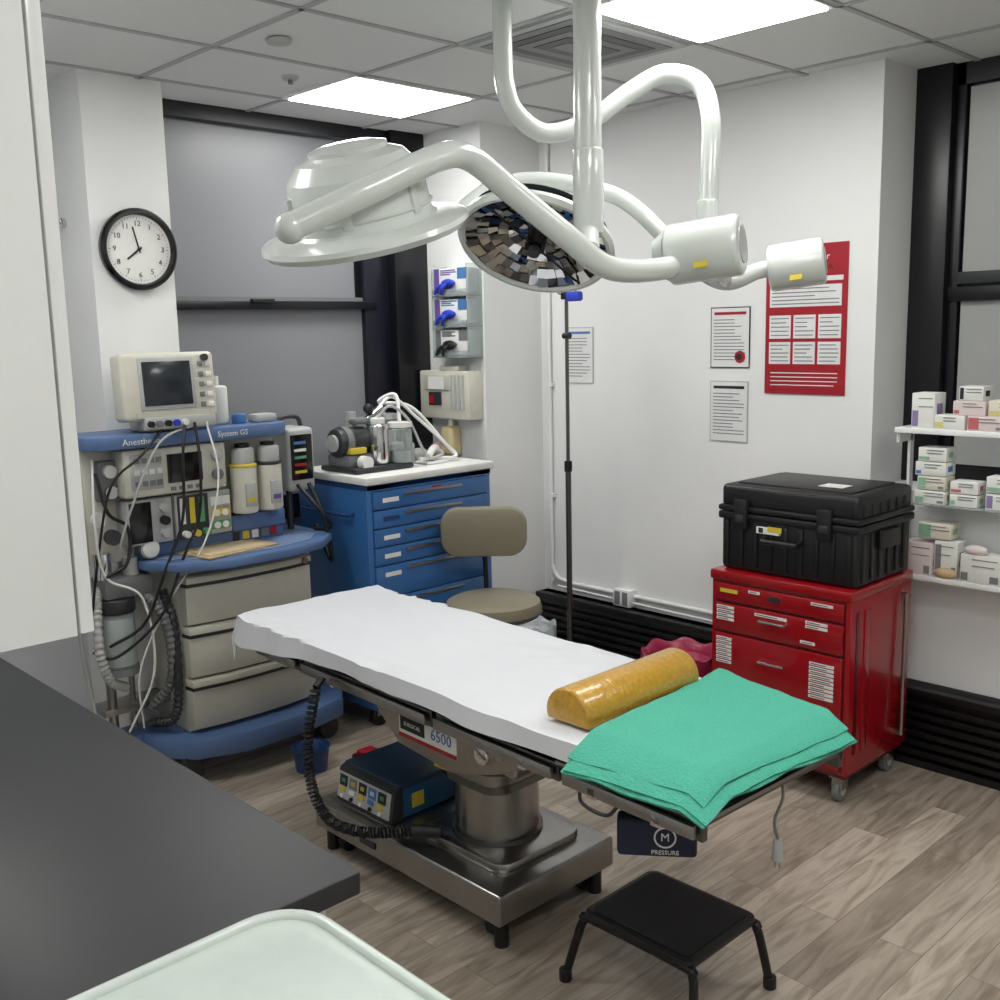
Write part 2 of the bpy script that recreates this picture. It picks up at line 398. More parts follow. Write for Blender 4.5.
b.box(x1-.002,x1+.006,3.56,3.60,.2,.75,RED,.002);b.cyl((x1+.02,3.86,.18),(x1+.02,3.86,.76),.008,STEEL);b.box(x1,x1+.02,3.85,3.87,.18,.2,STEEL);b.box(x1,x1+.02,3.85,3.87,.74,.76,STEEL)
b.box(x1-.001,x1+.003,3.50,3.52,.2,.75,REDD)
b.box(x0+.01,x1-.01,y0+.01,y1-.01,.105,.125,REDD)
for x in (x0+.06,x1-.05):
    for y in (y0+.05,y1-.06):
        b.box(x-.03,x+.03,y-.03,y+.03,.095,.107,STEEL);b.box(x-.022,x+.022,y-.026,y+.026,.05,.097,STEEL,.005);b.cyl((x-.014,y,.042),(x+.014,y,.042),.042,GREY,bev=.006);b.cyl((x-.016,y,.042),(x+.016,y,.042),.018,LGREY)
b.done()
b=B("equipment_case",Matrix.Translation((0,0,.836)))
x0,x1,y0,y1=-2.37,-1.765,3.48,3.93
CS=pm("case_black",(17,18,21),.42,bump=.08,scale=200)
b.box(x0+.01,x1-.01,y0+.01,y1-.01,0,.22,CS,.02,3);b.box(x0,x1,y0,y1,.205,.235,CS,.008);b.box(x0,x1,y0,y1,.238,.262,CS,.008)
b.box(x0+.008,x1-.008,y0+.008,y1-.008,.25,.345,CS,.022,3)
b.box(x0+.06,x1-.06,y0+.05,y1-.05,.34,.352,CS,.006)
for i in range(9):
    x=x0+.04+i*.0655;
    b.box(x-.01,x+.01,y0+.002,y0+.02,.02,.2,CS,.004)
for i in range(6):
    y=y0+.05+i*.065;b.box(x1-.02,x1-.002,y-.009,y+.009,.02,.2,CS,.004);b.box(x1-.02,x1-.002,y-.009,y+.009,.265,.31,CS,.004)
for x in (-2.26,-1.9): b.box(x-.03,x+.03,y0-.016,y0+.01,.17,.29,BLACK,.006);b.box(x-.02,x+.02,y0-.02,y0,.2,.23,DGREY,.004)
b.tube([(-2.15,y0,.15),(-2.15,y0-.03,.14),(-2.0,y0-.03,.14),(-2.0,y0,.15)],.011,BLACK,smooth=False)
b.box(-2.19,-2.09,y0-.003,y0+.01,.165,.19,LABEL);b.box(-2.18,-2.16,y0-.004,y0,.168,.188,INKD);b.box(-2.14,-2.08,y0-.004,y0,.175,.195,YEL);b.box(-2.0,-1.9,3.6,3.68,.351,.354,LABEL)
b.box(x1-.001,x1+.012,3.63,3.79,.13,.2,BLACK,.006);b.done()
# ---------------------------------------------------------------- shelf with cartons
b=B("storage_shelf")
xs0,xs1=-1.88,-.75
for z in (.79,1.37): b.box(xs0,xs1,3.965,4.119,z,z+.022,WHITE,.003)
b.box(xs0+.06,xs1,3.975,4.119,1.09,1.094,CLEAR)
b.box(xs0,xs0+.012,4.09,4.119,.7,1.39,WHITE);b.box(xs0,xs0+.012,3.99,4.11,1.33,1.37,WHITE);b.box(xs0,xs0+.012,3.99,4.11,.75,.79,WHITE)
b.box(xs1-.01,xs1,4.0,4.119,.7,1.39,WHITE);b.done()
b=B("supply_cartons")
PG=pm("pale_green",(130,172,146),.6);PP=pm("pale_purple",(132,114,158),.6);PY=pm("pale_yellow",(200,188,120),.6);PR=pm("pale_red",(184,96,102),.6)
def carton(x0,x1,z0,z1,lab,y0=3.98,y1=4.08,M2=LABEL):
    b.box(x0,x1,y0,y1,z0,z1,M2,.002);w=x1-x0;h=z1-z0
    b.box(x0+.004,x0+w*random.choice([.2,.3,.4]),y0-.001,y0+.002,z0+.006,z0+h*random.choice([.35,.9,.5]),lab)
    if random.random()<.5: b.box(x1-w*.25,x1-.006,y0-.001,y0+.002,z0+.006,z0+h*.3,INK)
    lines(b,x0+w*.3,x1-.006,z0+h*.5,z1-.004,y0-.001,2,INK,.003);b.box(x1-.0005,x1+.001,y0+.02,y1-.03,z0+h*.3,z0+h*.7,lab)
WB=pm("carton_white",(216,217,212),.6);PK=pm("carton_pink",(210,196,195),.6);BG=pm("carton_cream",(210,205,190),.6)
z=1.392
carton(-1.82,-1.73,z,z+.135,PP,M2=WB)
carton(-1.725,-1.61,z,z+.055,PY,3.97,4.05,WB);carton(-1.60,-1.46,z,z+.055,PR,3.97,4.06,PK)
carton(-1.66,-1.54,z+.056,z+.11,PR,3.98,4.07,PK);carton(-1.64,-1.55,z+.111,z+.165,INKD,3.98,4.07,WB);carton(-1.53,-1.4,z+.056,z+.115,PY,3.98,4.07,BG);carton(-1.36,-1.2,z,z+.12,PP,3.98,4.07,WB)
for i,c in enumerate((PG,PG,BLUEL,PG)): carton(-1.80+.01*(i%2),-1.68,1.095+i*.056,1.148+i*.056,c,3.99,4.08,[WB,BG,WB,WB][i])
for i in range(2): carton(-1.665,-1.56,1.095+i*.05,1.142+i*.05,[PG,PR][i],4.0,4.08,WB)
for i in range(2): carton(-1.53,-1.4,1.095+i*.065,1.155+i*.065,[PP,PG][i],4.0,4.08,WB)
carton(-1.83,-1.715,.813,.94,PR,3.975,4.07,PK);carton(-1.71,-1.62,.813,.955,INK,3.99,4.08,WB);carton(-1.78,-1.65,.96,1.02,PG,3.99,4.08,BG)
carton(-1.60,-1.45,.813,.92,INK,3.97,4.05,WB);carton(-1.42,-1.28,.813,.95,PR,3.97,4.05,BG)
b.sph((-1.66,3.985,.83),.03,TAN,(1.5,.8,.7));b.sph((-1.55,3.99,.935),.03,PK,(1.5,.8,.7))
b.done()
# ---------------------------------------------------------------- waste bins
def bin_(name,x,y,h,r,body,bag):
    b=B(name);b.lathe([(0,0),(r*.8,0),(r,h*.92),(r*.97,h*.92),(r*.78,.01),(0,.01)],body,Matrix.Translation((x,y,0)))
    def fn(s,t_):
        a=2*math.pi*s;rr=r*(1.02+.05*math.sin(9*a)*t_+.04*math.sin(5*a+1)*t_)+(.012 if t_>.1 else -.02)
        zz=h+.012*math.sin(7*a)-(t_-.15)*h*.4 if t_>.15 else h-.06*(.15-t_)/.15
        if t_<.15: rr=r*(.93+.07*t_/.15)
        return (x+rr*math.cos(a),y+rr*math.sin(a),zz)
    b.surf(fn,60,10,bag,.002)
    b.lathe([(0,h*.6),(r*.5,h*.62),(r*.93,h*.85)],bag,Matrix.Translation((x,y,0)));b.done(80)
bin_("waste_bin",-2.70,3.68,.38,.155,GREY,PINK);bin_("waste_bin",-3.66,3.71,.31,.115,WBAG,WBAG)
# ---------------------------------------------------------------- doctor stool
cx,cy=-3.32,3.125
b=B("swivel_stool")
b.lathe([(0,.525),(.18,.525),(.21,.54),(.218,.570),(.21,.602),(.18,.616),(0,.622)],KHAKI,Matrix.Translation((cx,cy,0)),40)
b.lathe([(.21,.54),(.22,.553),(.21,.56)],DGREY,Matrix.Translation((cx,cy,0)),40)
b.cyl((cx,cy,.3),(cx,cy,.53),.022,CHROME);b.cyl((cx,cy,.1),(cx,cy,.35),.035,BLACK);b.cyl((cx,cy,.49),(cx,cy,.525),.09,BLACK)
for k in range(5):
    a=2*math.pi*k/5+.3;e=(cx+.25*math.cos(a),cy+.25*math.sin(a))
    b.tube([(cx,cy,.12),((cx+e[0])/2,(cy+e[1])/2,.11),(e[0],e[1],.075)],.018,CHROME)
    b.cyl((e[0]-.012,e[1],.028),(e[0]+.012,e[1],.028),.028,BLACK);b.cyl((e[0],e[1],.03),(e[0],e[1],.08),.008,BLACK)
M=frame((cx-.155,cy+.095,.885),(.69,.72,0),(0.05,-.05,1))
b.prism(roundrect(-.20,.20,-.118,.118,.085,8),-.03,.03,KHAKI,.022,M)
b.tube([(cx-.06,cy+.05,.51),(cx-.18,cy+.13,.52),(cx-.205,cy+.15,.6),(cx-.195,cy+.135,.8),(cx-.18,cy+.12,.88)],.012,BLACK);b.done()
# ---------------------------------------------------------------- IV pole
px,py=-3.39,3.71
b=B("iv_pole")
b.cyl((px,py,.09),(px,py,1.15),.014,STEELD);b.cyl((px,py,1.1),(px,py,1.97),.009,STEELD);b.cyl((px,py,1.12),(px,py,1.17),.019,BLACK)
b.cyl((px,py,.08),(px,py,.12),.03,BLACK)
for k in range(5):
    a=2*math.pi*k/5+.1;e=(px+.19*math.cos(a),py+.19*math.sin(a));b.tube([(px,py,.1),(e[0],e[1],.06)],.011,STEELD,smooth=False);b.cyl((e[0]-.01,e[1],.025),(e[0]+.01,e[1],.025),.025,BLACK);b.cyl((e[0],e[1],.03),(e[0],e[1],.065),.007,BLACK)
b.cyl((px-.02,py,1.77),(px+.02,py,1.77),.014,BLACK)
b.box(px+.02,px+.10,py-.03,py+.01,1.93,1.975,GLBLUE,.01);b.box(px-.02,px+.02,py-.02,py+.02,1.94,1.98,BLACK,.004)
for s in (-1,1): b.tube([(px,py,1.96),(px+s*.05,py,1.97),(px+s*.07,py,2.0)],.004,STEELD)
b.done()
# ---------------------------------------------------------------- blue drawer cart
b=B("drawer_cart")
x0,x1,y0,y1=-4.22,-3.68,2.71,3.46
b.box(x0,x1,y0,y1,.1,1.14,CBLUE,.006);b.box(x0-.01,x1+.02,y0-.012,y1+.012,1.14,1.175,LABEL,.008)
b.box(x0,x1,y0-.002,y1+.002,1.115,1.14,CBLUED)
z=1.105
for h in (.085,.085,.085,.085,.15,.15,.2,.13):
    b.box(x1-.002,x1+.012,y0+.03,y1-.03,z-h+.006,z,CBLUE,.004);b.box(x1+.012,x1+.022,y0+.2,y1-.2,z-.028,z-.014,STEEL,.004)
    b.box(x1+.01,x1+.014,y0+.08,y0+.17,z-.05,z-.03,random.choice([LABEL,CBLUED,LABEL]));z-=h
b.box(x1-.001,x1+.002,y0+.028,y1-.028,.12,1.11,CBLUED);b.box(x1+.012,x1+.016,3.08,3.13,1.08,1.10,PRED)
b.cyl((x0+.08,y0-.04,1.0),(x1-.1,y0-.04,1.0),.008,CBLUED);
for x in (x0+.08,x1-.1): b.cyl((x,y0,1.0),(x,y0-.04,1.0),.008,CBLUED)
for x in (x0+.07,x1-.07):
    for y in (y0+.07,y1-.07): b.cyl((x-.015,y,.045),(x+.015,y,.045),.045,BLACK);b.box(x-.02,x+.02,y-.02,y+.02,.05,.1,STEEL)
b.done()
b=B("suction_pump",Matrix.Translation((-3.93,2.96,1.176))@Matrix.Scale(1.12,4))
b.box(-.12,.13,-.2,.10,0,.022,DGREY,.008);b.box(-.08,.07,-.19,-.06,.02,.07,GREY,.01);b.cyl((0,-.21,.12),(0,-.06,.12),.06,DGREY,bev=.012);b.cyl((0,-.18,.12),(0,-.15,.12),.066,GREY);b.cyl((0,-.222,.12),(0,-.21,.12),.035,LGREY)
b.cyl((.06,-.03,.02),(.06,-.03,.19),.045,CHROME,bev=.01);b.cyl((.06,-.03,.19),(.06,-.03,.215),.03,LABEL,bev=.005)
b.cyl((.08,.07,.02),(.08,.07,.17),.05,CLEAR,bev=.01);b.cyl((.08,.07,.17),(.08,.07,.19),.052,LABEL);b.cyl((.08,.07,.025),(.08,.07,.075),.045,LGREY)
b.cyl((-.03,.08,.02),(-.03,.08,.2),.05,CLEAR,bev=.01);b.cyl((-.03,.08,.2),(-.03,.08,.22),.052,LGREY);b.cyl((-.03,.08,.025),(-.03,.08,.12),.045,LABEL)
b.cyl((-.03,-.1,.17),(-.03,-.1,.24),.022,LGREY);b.box(-.05,.03,-.12,-.02,.19,.215,GREY,.01);b.cyl((0,-.04,.2),(0,.04,.245),.02,CHROME)
b.cyl((.08,-.13,.04),(.12,-.13,.04),.028,LABEL);b.sph((0,-.03,.25),.022,BLACK);b.box(.04,.075,-.18,-.1,.075,.1,YEL,.004)
b.tube([(.08,.07,.19),(.02,.1,.3),(-.03,.05,.27),(.0,.2,.24),(.06,.33,.08),(.1,.36,.02),(.08,.25,.02),(.12,.14,.03)],.008,LABEL)
b.tube([(.0,.02,.25),(.0,.1,.29),(.03,.2,.2),(.07,.3,.1),(.09,.36,.03)],.007,WHITE)
b.tube([(.06,-.03,.21),(.08,.02,.26),(.1,.1,.2),(.12,.18,.04),(.08,.3,.03)],.006,LGREY)
b.box(.03,.12,.18,.3,.0,.012,LABEL,.004);b.tube([(.1,.2,.03),(.05,.28,.06),(.02,.34,.03)],.016,LABEL);b.sph((-.02,.25,.03),.035,LGREY,(1,1.4,.8));b.box(-.06,.02,.15,.2,0,.09,LGREY,.01)
b.sph((.0,.34,.035),.032,TAN,(1,1.2,1));b.sph((.03,.31,.06),.022,pm("mask_pink",(190,150,165),.4));b.done()
# ---------------------------------------------------------------- anaesthesia machine
b=B("anaesthesia_machine")
xb=-4.11
b.prism([(xb,1.74),(-3.90,1.74),(-3.74,1.86),(-3.67,2.05),(-3.67,2.35),(-3.72,2.56),(-3.86,2.66),(xb,2.66)],.11,.20,MBLUE,.015)
for x,y in ((-4.03,1.8),(-3.8,1.86),(-3.8,2.53),(-4.03,2.58)): b.cyl((x-.018,y,.05),(x+.018,y,.05),.05,DGREY,bev=.006);b.box(x-.025,x+.025,y-.03,y+.03,.06,.12,DGREY)
b.box(xb,-3.83,1.88,2.5,.2,.89,CREAM,.01)
for z0,z1 in ((.66,.86),(.44,.65),(.22,.43)):
    pts=[(-3.84,1.88),(-3.79,1.885),(-3.77,2.03),(-3.765,2.17),(-3.77,2.32),(-3.79,2.47),(-3.84,2.48)]
    b.prism(pts,z0,z1,CREAM2,.004);b.prism([(x+.006 if x>-3.83 else x,y) for x,y in pts],z1-.045,z1-.03,DGREY);b.prism([(x+.012 if x>-3.83 else x,y) for x,y in pts],z1-.03,z1-.004,CREAM,.002)
b.cyl((-3.768,2.43,.84),(-3.755,2.43,.84),.014,STEEL)
b.prism([(xb,1.74),(-3.87,1.75),(-3.72,1.84),(-3.64,2.0),(-3.64,2.3),(-3.69,2.48),(-3.80,2.60),(xb,2.60)],.895,.935,MBLUE,.01)
b.prism([(-4.0,1.80),(-3.86,1.81),(-3.76,1.88),(-3.69,2.03),(-3.69,2.28),(-3.73,2.44),(-3.82,2.53),(-4.0,2.53)],.934,.938,pm("machine_blue_light",(116,138,174),.4))
b.box(-3.93,-3.70,1.92,2.27,.939,.944,TAN,rot=.15);b.box(-3.92,-3.72,1.95,2.22,.944,.948,pm("envelope",(200,182,150),.6),rot=.1);b.box(-3.95,-3.90,2.06,2.12,.942,.957,STEEL,.003)
b.box(xb,-3.95,1.58,2.42,.93,1.39,CREAM,.01);b.box(xb,-3.90,1.76,2.42,.935,1.0,MBLUE,.01)
b.prism([(xb,1.56),(-3.86,1.56),(-3.82,1.60),(-3.81,2.36),(-3.86,2.43),(xb,2.43)],1.385,1.44,MBLUE,.01)
b.text("Anesthesia",FX(-3.809,1.76,1.412),.035,LABEL);b.text("System GS",FX(-3.809,2.15,1.412),.032,LABEL)
b.box(-3.96,-3.84,1.69,2.13,1.19,1.38,CREAM,.015);b.box(-3.842,-3.836,1.87,2.02,1.235,1.35,BLACKG,.004);b.box(-3.842,-3.837,1.72,1.85,1.22,1.36,LGREY,.004)
for i in range(4):
    for j in range(3): b.box(-3.838,-3.832,1.735+.03*i,1.755+.03*i,1.235+.045*j,1.255+.045*j,[GREY,LABEL,GREY][j])
b.cyl((-3.84,2.08,1.33),(-3.815,2.08,1.33),.022,LGREY,bev=.004);b.cyl((-3.84,2.08,1.25),(-3.815,2.08,1.25),.022,GREY,bev=.004)
for i in range(4): b.box(-3.84,-3.833,1.88+.035*i,1.90+.035*i,1.205,1.22,GREY)
b.box(-3.96,-3.86,1.70,1.89,1.0,1.18,LGREY,.008);b.box(-3.862,-3.856,1.71,1.80,1.01,1.17,BLACKG,.004)
for j in range(3): b.cyl((-3.86,1.85,1.04+.05*j),(-3.835,1.85,1.04+.05*j),.018,[LGREY,BLACK,LGREY][j])
b.box(-3.96,-3.86,1.90,2.15,1.0,1.18,LGREY,.008);b.box(-3.862,-3.858,1.91,2.045,1.0,1.175,DGREY,.004)
for i in range(3): b.box(-3.860,-3.855,1.92+.042*i,1.93+.042*i+.012,1.06,1.165,[LABEL,YEL,GRN][i])
for i,c in enumerate((GRN,YEL,LABEL)): b.box(-3.862,-3.852,2.055,2.14,1.02+.05*i,1.055+.05*i,c);b.cyl((-3.86,1.935+.045*i,1.02),(-3.83,1.935+.045*i,1.02),.014,[LABEL,YEL,GRN][i])
for i in range(3): b.cyl((-3.853,2.078,1.037+.05*i),(-3.848,2.078,1.037+.05*i),.014,LABEL);b.cyl((-3.853,2.115,1.037+.05*i),(-3.848,2.115,1.037+.05*i),.014,LABEL)
for y in (2.215,2.335):
    b.cyl((-3.86,y,1.07),(-3.86,y,1.27),.055,CREAM,bev=.012);b.cyl((-3.86,y,1.27),(-3.86,y,1.345),.048,LGREY,bev=.01);b.cyl((-3.86,y,1.335),(-3.86,y,1.36),.03,BLACK)
    b.box(-3.815,-3.80,y-.025,y+.025,1.10,1.2,LGREY,.004);b.box(-3.802,-3.798,y-.018,y+.018,1.12,1.14,[YEL,PURP][y>2.3]);b.lathe([(.05,0),(.058,.004),(.058,.012),(.05,.016)],[YEL,DGREY][y>2.3],Matrix.Translation((-3.86,y,1.263)))
b.box(xb,-3.88,2.16,2.42,.99,1.06,MBLUE,.008)
for i in range(5): b.box(-3.905,-3.895,2.17+.045*i,2.20+.045*i,.95,.985,[DGREY,YEL,LABEL,GREY,PRED][i])
# monitor
b.box(-4.0,-3.85,1.80,2.02,1.44,1.48,CREAM2,.01)
Mm=Matrix.Translation((-3.93,1.905,1.61))@Matrix.Rotation(math.radians(-4),4,'Y')
b.box(0,.10,-.195,.195,-.13,.13,CREAM,.018,3,M=Mm);b.box(-.13,.02,-.13,.16,-.10,.10,CREAM,.03,3,M=Mm);b.box(.10,.106,-.13,.10,-.09,.11,LGREY,.004,M=Mm);b.box(.104,.110,-.115,.085,-.075,.095,SCREEN,.004,M=Mm)
for j in range(5): b.box(.10,.108,.12,.14,-.09+.04*j,-.07+.04*j,GREY,.003,M=Mm);b.box(.10,.108,.15,.175,-.09+.04*j,-.07+.04*j,LABEL,.003,M=Mm)
b.cyl((.10,.148,.105),(.118,.148,.105),.014,DGREY,M=Mm);b.box(.10,.107,-.15,.16,-.12,-.10,CREAM2,M=Mm)
for i in range(5): b.cyl((-3.82,1.80+.035*i,1.475),(-3.79,1.80+.035*i,1.475),.012,[BLACK,GREY,BLACK,GLBLUE,LABEL][i])
b.box(-3.90,-3.81,1.78,2.08,1.45,1.50,LGREY,.008)
b.cyl((-3.97,2.17,1.44),(-3.97,2.17,1.60),.048,LABEL,bev=.012);b.cyl((-3.97,2.17,1.60),(-3.97,2.17,1.64),.016,LABEL);b.cyl((-3.93,2.25,1.44),(-3.93,2.25,1.48),.03,BLUEL,bev=.006);b.box(-3.95,-3.87,2.3,2.40,1.44,1.475,LGREY,.01)
# patient monitor on right
b.cyl((-4.0,2.52,.93),(-4.0,2.52,1.2),.015,DGREY)
b.box(-4.08,-3.90,2.46,2.60,1.12,1.40,LGREY,.02,3);b.box(-3.902,-3.896,2.475,2.585,1.17,1.37,BLACKG,.005)
for j,c in enumerate((YEL,PRED,GRN,LABEL,BLUEL)): b.box(-3.897,-3.892,2.49,2.55,1.20+.032*j,1.212+.032*j,c)
b.tube([(-3.99,2.47,1.40),(-3.99,2.49,1.44),(-3.99,2.57,1.44),(-3.99,2.59,1.40)],.01,DGREY)
b.tube([(-3.9,2.56,1.15),(-3.82,2.58,1.0),(-3.84,2.62,.8),(-3.95,2.62,.95)],.01,BLACK);b.tube([(-3.9,2.50,1.15),(-3.80,2.54,1.05),(-3.80,2.60,.96),(-3.9,2.58,.94)],.008,BLACK)
# breathing circuit on left side
for z in (.3,1.2): b.box(xb,-3.98,1.60,1.90,z,z+.03,STEEL,.004)
b.cyl((-4.0,1.64,.2),(-4.0,1.64,1.38),.02,STEEL);b.cyl((-4.03,1.74,.19),(-4.03,1.74,.89),.012,STEEL)
b.box(xb,-3.97,1.60,1.76,.15,.2,MBLUE,.01)
b.cyl((-3.93,1.66,.52),(-3.93,1.66,.74),.065,CLEAR,bev=.008);b.cyl((-3.93,1.66,.53),(-3.93,1.66,.72),.06,LABEL);b.cyl((-3.93,1.66,.74),(-3.93,1.66,.80),.072,DGREY,bev=.01);b.cyl((-3.93,1.66,.49),(-3.93,1.66,.52),.07,GREY)
b.box(-4.02,-3.88,1.60,1.80,.80,.88,GREY,.012);b.cyl((-3.94,1.62,.88),(-3.94,1.62,.98),.035,CHROME);b.cyl((-3.93,1.73,.88),(-3.93,1.73,.95),.03,LGREY)
b.cyl((-3.88,1.79,.98),(-3.86,1.79,.98),.035,LABEL,bev=.004);b.cyl((-3.89,1.79,.98),(-3.868,1.79,.98),.04,STEEL)
b.cyl((-3.88,1.64,1.05),(-3.85,1.64,1.05),.03,DGREY);b.cyl((-3.90,1.60,1.12),(-3.88,1.60,1.12),.028,LABEL)
b.box(-3.98,-3.90,1.62,1.70,1.18,1.34,GREY,.01);b.cyl((-3.9,1.66,1.3),(-3.88,1.66,1.3),.025,LABEL);b.cyl((-3.9,1.66,1.22),(-3.88,1.66,1.22),.025,CHROME)
def cor(P,r,m):
    Q=catmull(P,26);b.tube(Q,lambda t:r*(1+.14*math.sin(t*len(Q)*1.5)),m,smooth=False,seg=12)
cor([(-3.93,1.74,.82),(-3.86,1.80,.74),(-3.84,1.83,.6),(-3.88,1.84,.42),(-3.98,1.80,.30)],.02,GREY)
cor([(-3.95,1.60,.84),(-3.90,1.57,.76),(-3.88,1.56,.6),(-3.9,1.60,.48),(-3.95,1.68,.42)],.018,LGREY)
cor([(-3.9,1.84,.8),(-3.84,1.85,.66),(-3.84,1.85,.4),(-3.86,1.83,.27),(-3.95,1.78,.24)],.018,DGREY)
for pts,m,r in (
 ([(-3.80,1.98,1.47),(-3.76,1.97,1.30),(-3.76,1.95,1.1),(-3.77,1.88,.95),(-3.80,1.78,.72),(-3.86,1.62,.58),(-3.92,1.55,.6)],BLACK,.006),
 ([(-3.80,1.94,1.47),(-3.76,1.90,1.35),(-3.76,1.88,1.1),(-3.78,1.80,.9),(-3.82,1.72,.7),(-3.88,1.60,.62)],BLACK,.006),
 ([(-3.80,2.03,1.47),(-3.75,2.04,1.25),(-3.76,1.97,1.0),(-3.80,1.80,.75),(-3.85,1.70,.5),(-3.9,1.72,.25)],LABEL,.004),
 ([(-3.9,1.60,1.35),(-3.85,1.57,1.1),(-3.86,1.60,.9),(-3.82,1.72,.8),(-3.83,1.75,.5),(-3.9,1.66,.25)],LABEL,.005),
 ([(-3.88,1.60,1.30),(-3.84,1.62,1.15),(-3.86,1.70,1.08),(-3.84,1.68,.95),(-3.86,1.60,.9)],BLACK,.007),
 ([(-4.0,1.58,1.25),(-3.95,1.55,1.0),(-3.98,1.53,.7),(-4.0,1.56,.4),(-4.0,1.6,.05)],LGREY,.009),
 ([(-3.98,1.58,1.15),(-3.92,1.53,1.0),(-3.95,1.55,.8),(-4.02,1.58,.7)],BLACK,.009),
 ([(-3.82,2.0,1.46),(-3.79,1.82,1.40),(-3.82,1.70,1.15),(-3.86,1.66,1.0)],LGREY,.005),
 ([(-3.82,1.86,1.46),(-3.80,1.75,1.36),(-3.84,1.64,1.25),(-3.86,1.58,1.0),(-3.9,1.55,.75)],BLACK,.005)): b.tube(pts,r,m)
b.done()
b=B("blue_bucket");b.lathe([(0,0),(.065,0),(.078,.10),(.083,.10),(.073,.09),(.06,.01),(0,.01)],CBLUED,Matrix.Translation((-3.56,2.28,0)));b.done()
b=B("foot_pedal");b.box(-3.50,-3.38,2.44,2.54,0,.035,REDD,.01);b.box(-3.48,-3.40,2.45,2.53,.035,.055,PRED,.01);b.done()
# ---------------------------------------------------------------- operating table
TM=Matrix.Translation((-2.32,2.14,0))@Matrix.Rotation(math.radians(-2),4,'Z')
b=B("operating_table")
b.box(-2.97,-2.03,1.905,2.42,.085,.185,STEEL,.01,3)
b.box(-2.94,-2.5,1.95,2.39,.184,.192,STEEL,.004);b.prism(roundrect(-2.50,-2.10,1.99,2.36,.06),.18,.215,STEEL,.012)
b.box(-2.9,-2.1,1.98,2.36,.05,.09,DGREY);b.box(-2.70,-2.62,1.90,1.906,.12,.14,DGREY)
for x in (-2.88,-2.12):
    for y in (1.98,2.36): b.cyl((x-.02,y,.035),(x+.02,y,.035),.035,BLACK,bev=.005);b.cyl((x,y,.03),(x,y,.09),.03,DGREY)
for x,y in ((-2.07,1.95),(-2.07,2.37),(-2.93,1.95)): b.cyl((x,y,.0),(x,y,.09),.022,BLACK)
b.cyl((-2.31,2.17,.2),(-2.31,2.17,.45),.135,STEEL,seg=40);b.cyl((-2.31,2.17,.2),(-2.31,2.17,.23),.148,STEELD,seg=40)
b.prism(roundrect(-2.455,-2.165,2.03,2.31,.07),.42,.62,STEEL,.01);b.prism(roundrect(-2.45,-2.17,2.035,2.305,.07),.395,.42,STEELD)
for z in (.46,.50,.54): b.prism(roundrect(-2.458,-2.162,2.027,2.313,.07),z,z+.004,STEELD)
b.box(-2.44,-2.36,2.02,2.03,.43,.455,YEL)
b.M=TM
b.box(-.2,.36,-.21,.21,.555,.69,STEEL,.015,3)
SP=[(-.30,.695),(.46,.695),(.42,.62),(.30,.565),(.12,.515),(-.14,.535),(-.24,.61)]
RX=Matrix.Rotation(math.radians(90),4,'X')
b.prism(SP,-.0,.018,STEEL,.004,Matrix.Translation((0,-.225,0))@RX)
b.prism(SP,-.0,.018,STEEL,.004,Matrix.Translation((0,.243,0))@RX)
b.box(-.13,.15,-.247,-.242,.565,.64,LABEL,.002);b.box(-.13,.15,-.248,-.246,.565,.578,PRED);b.text("6500",FY(.08,-.248,.611),.05,BLUEL);b.box(-.12,.0,-.2485,-.246,.59,.632,INKD);b.text("SURGICAL",FY(-.06,-.2487,.611),.018,LABEL)
b.cyl((.27,-.26,.62),(.27,-.2,.62),.03,CHROME,bev=.005);b.cyl((.36,-.27,.655),(.36,-.2,.655),.022,CHROME);b.cyl((-.2,-.26,.65),(-.2,-.2,.65),.02,CHROME)
for x0,x1 in ((-.90,-.62),(-.60,.10),(.12,.62),(.64,1.07)):
    b.box(x0,x1,-.29,.29,.70,.715,STEELD,.003)
    for s in (-1,1):
        b.box(x0+.01,x1-.01,s*.31-.006,s*.31+.006,.675,.708,STEEL,.003);b.box(x0,x1,s*.285-.01,s*.285+.01,.665,.715,STEELD,.003)
for x in (-.8,-.7,-.4,.5,.75,.95):
    for s in (-1,1): b.box(x-.015,x+.015,s*.30-.016,s*.30+.016,.668,.70,CHROME,.004)
b.box(.4,.62,-.24,.24,.64,.70,DGREY,.01);b.box(-.6,-.3,-.2,.2,.65,.70,DGREY,.01)
b.tube([(.70,-.3,.685),(.72,-.315,.65),(.80,-.315,.645),(.83,-.3,.68)],.005,DGREY)
b.box(-1.02,1.06,-.29,.29,.716,.78,pm("pad_black",(22,22,24),.5),.02,3)
b.box(.61,1.075,-.297,.297,.712,.722,STEEL)
b.done()
def nz(x,y,s): return noise.noise(Vector((x*s,y*s,1.3)))
b=B("bed_sheet",TM)
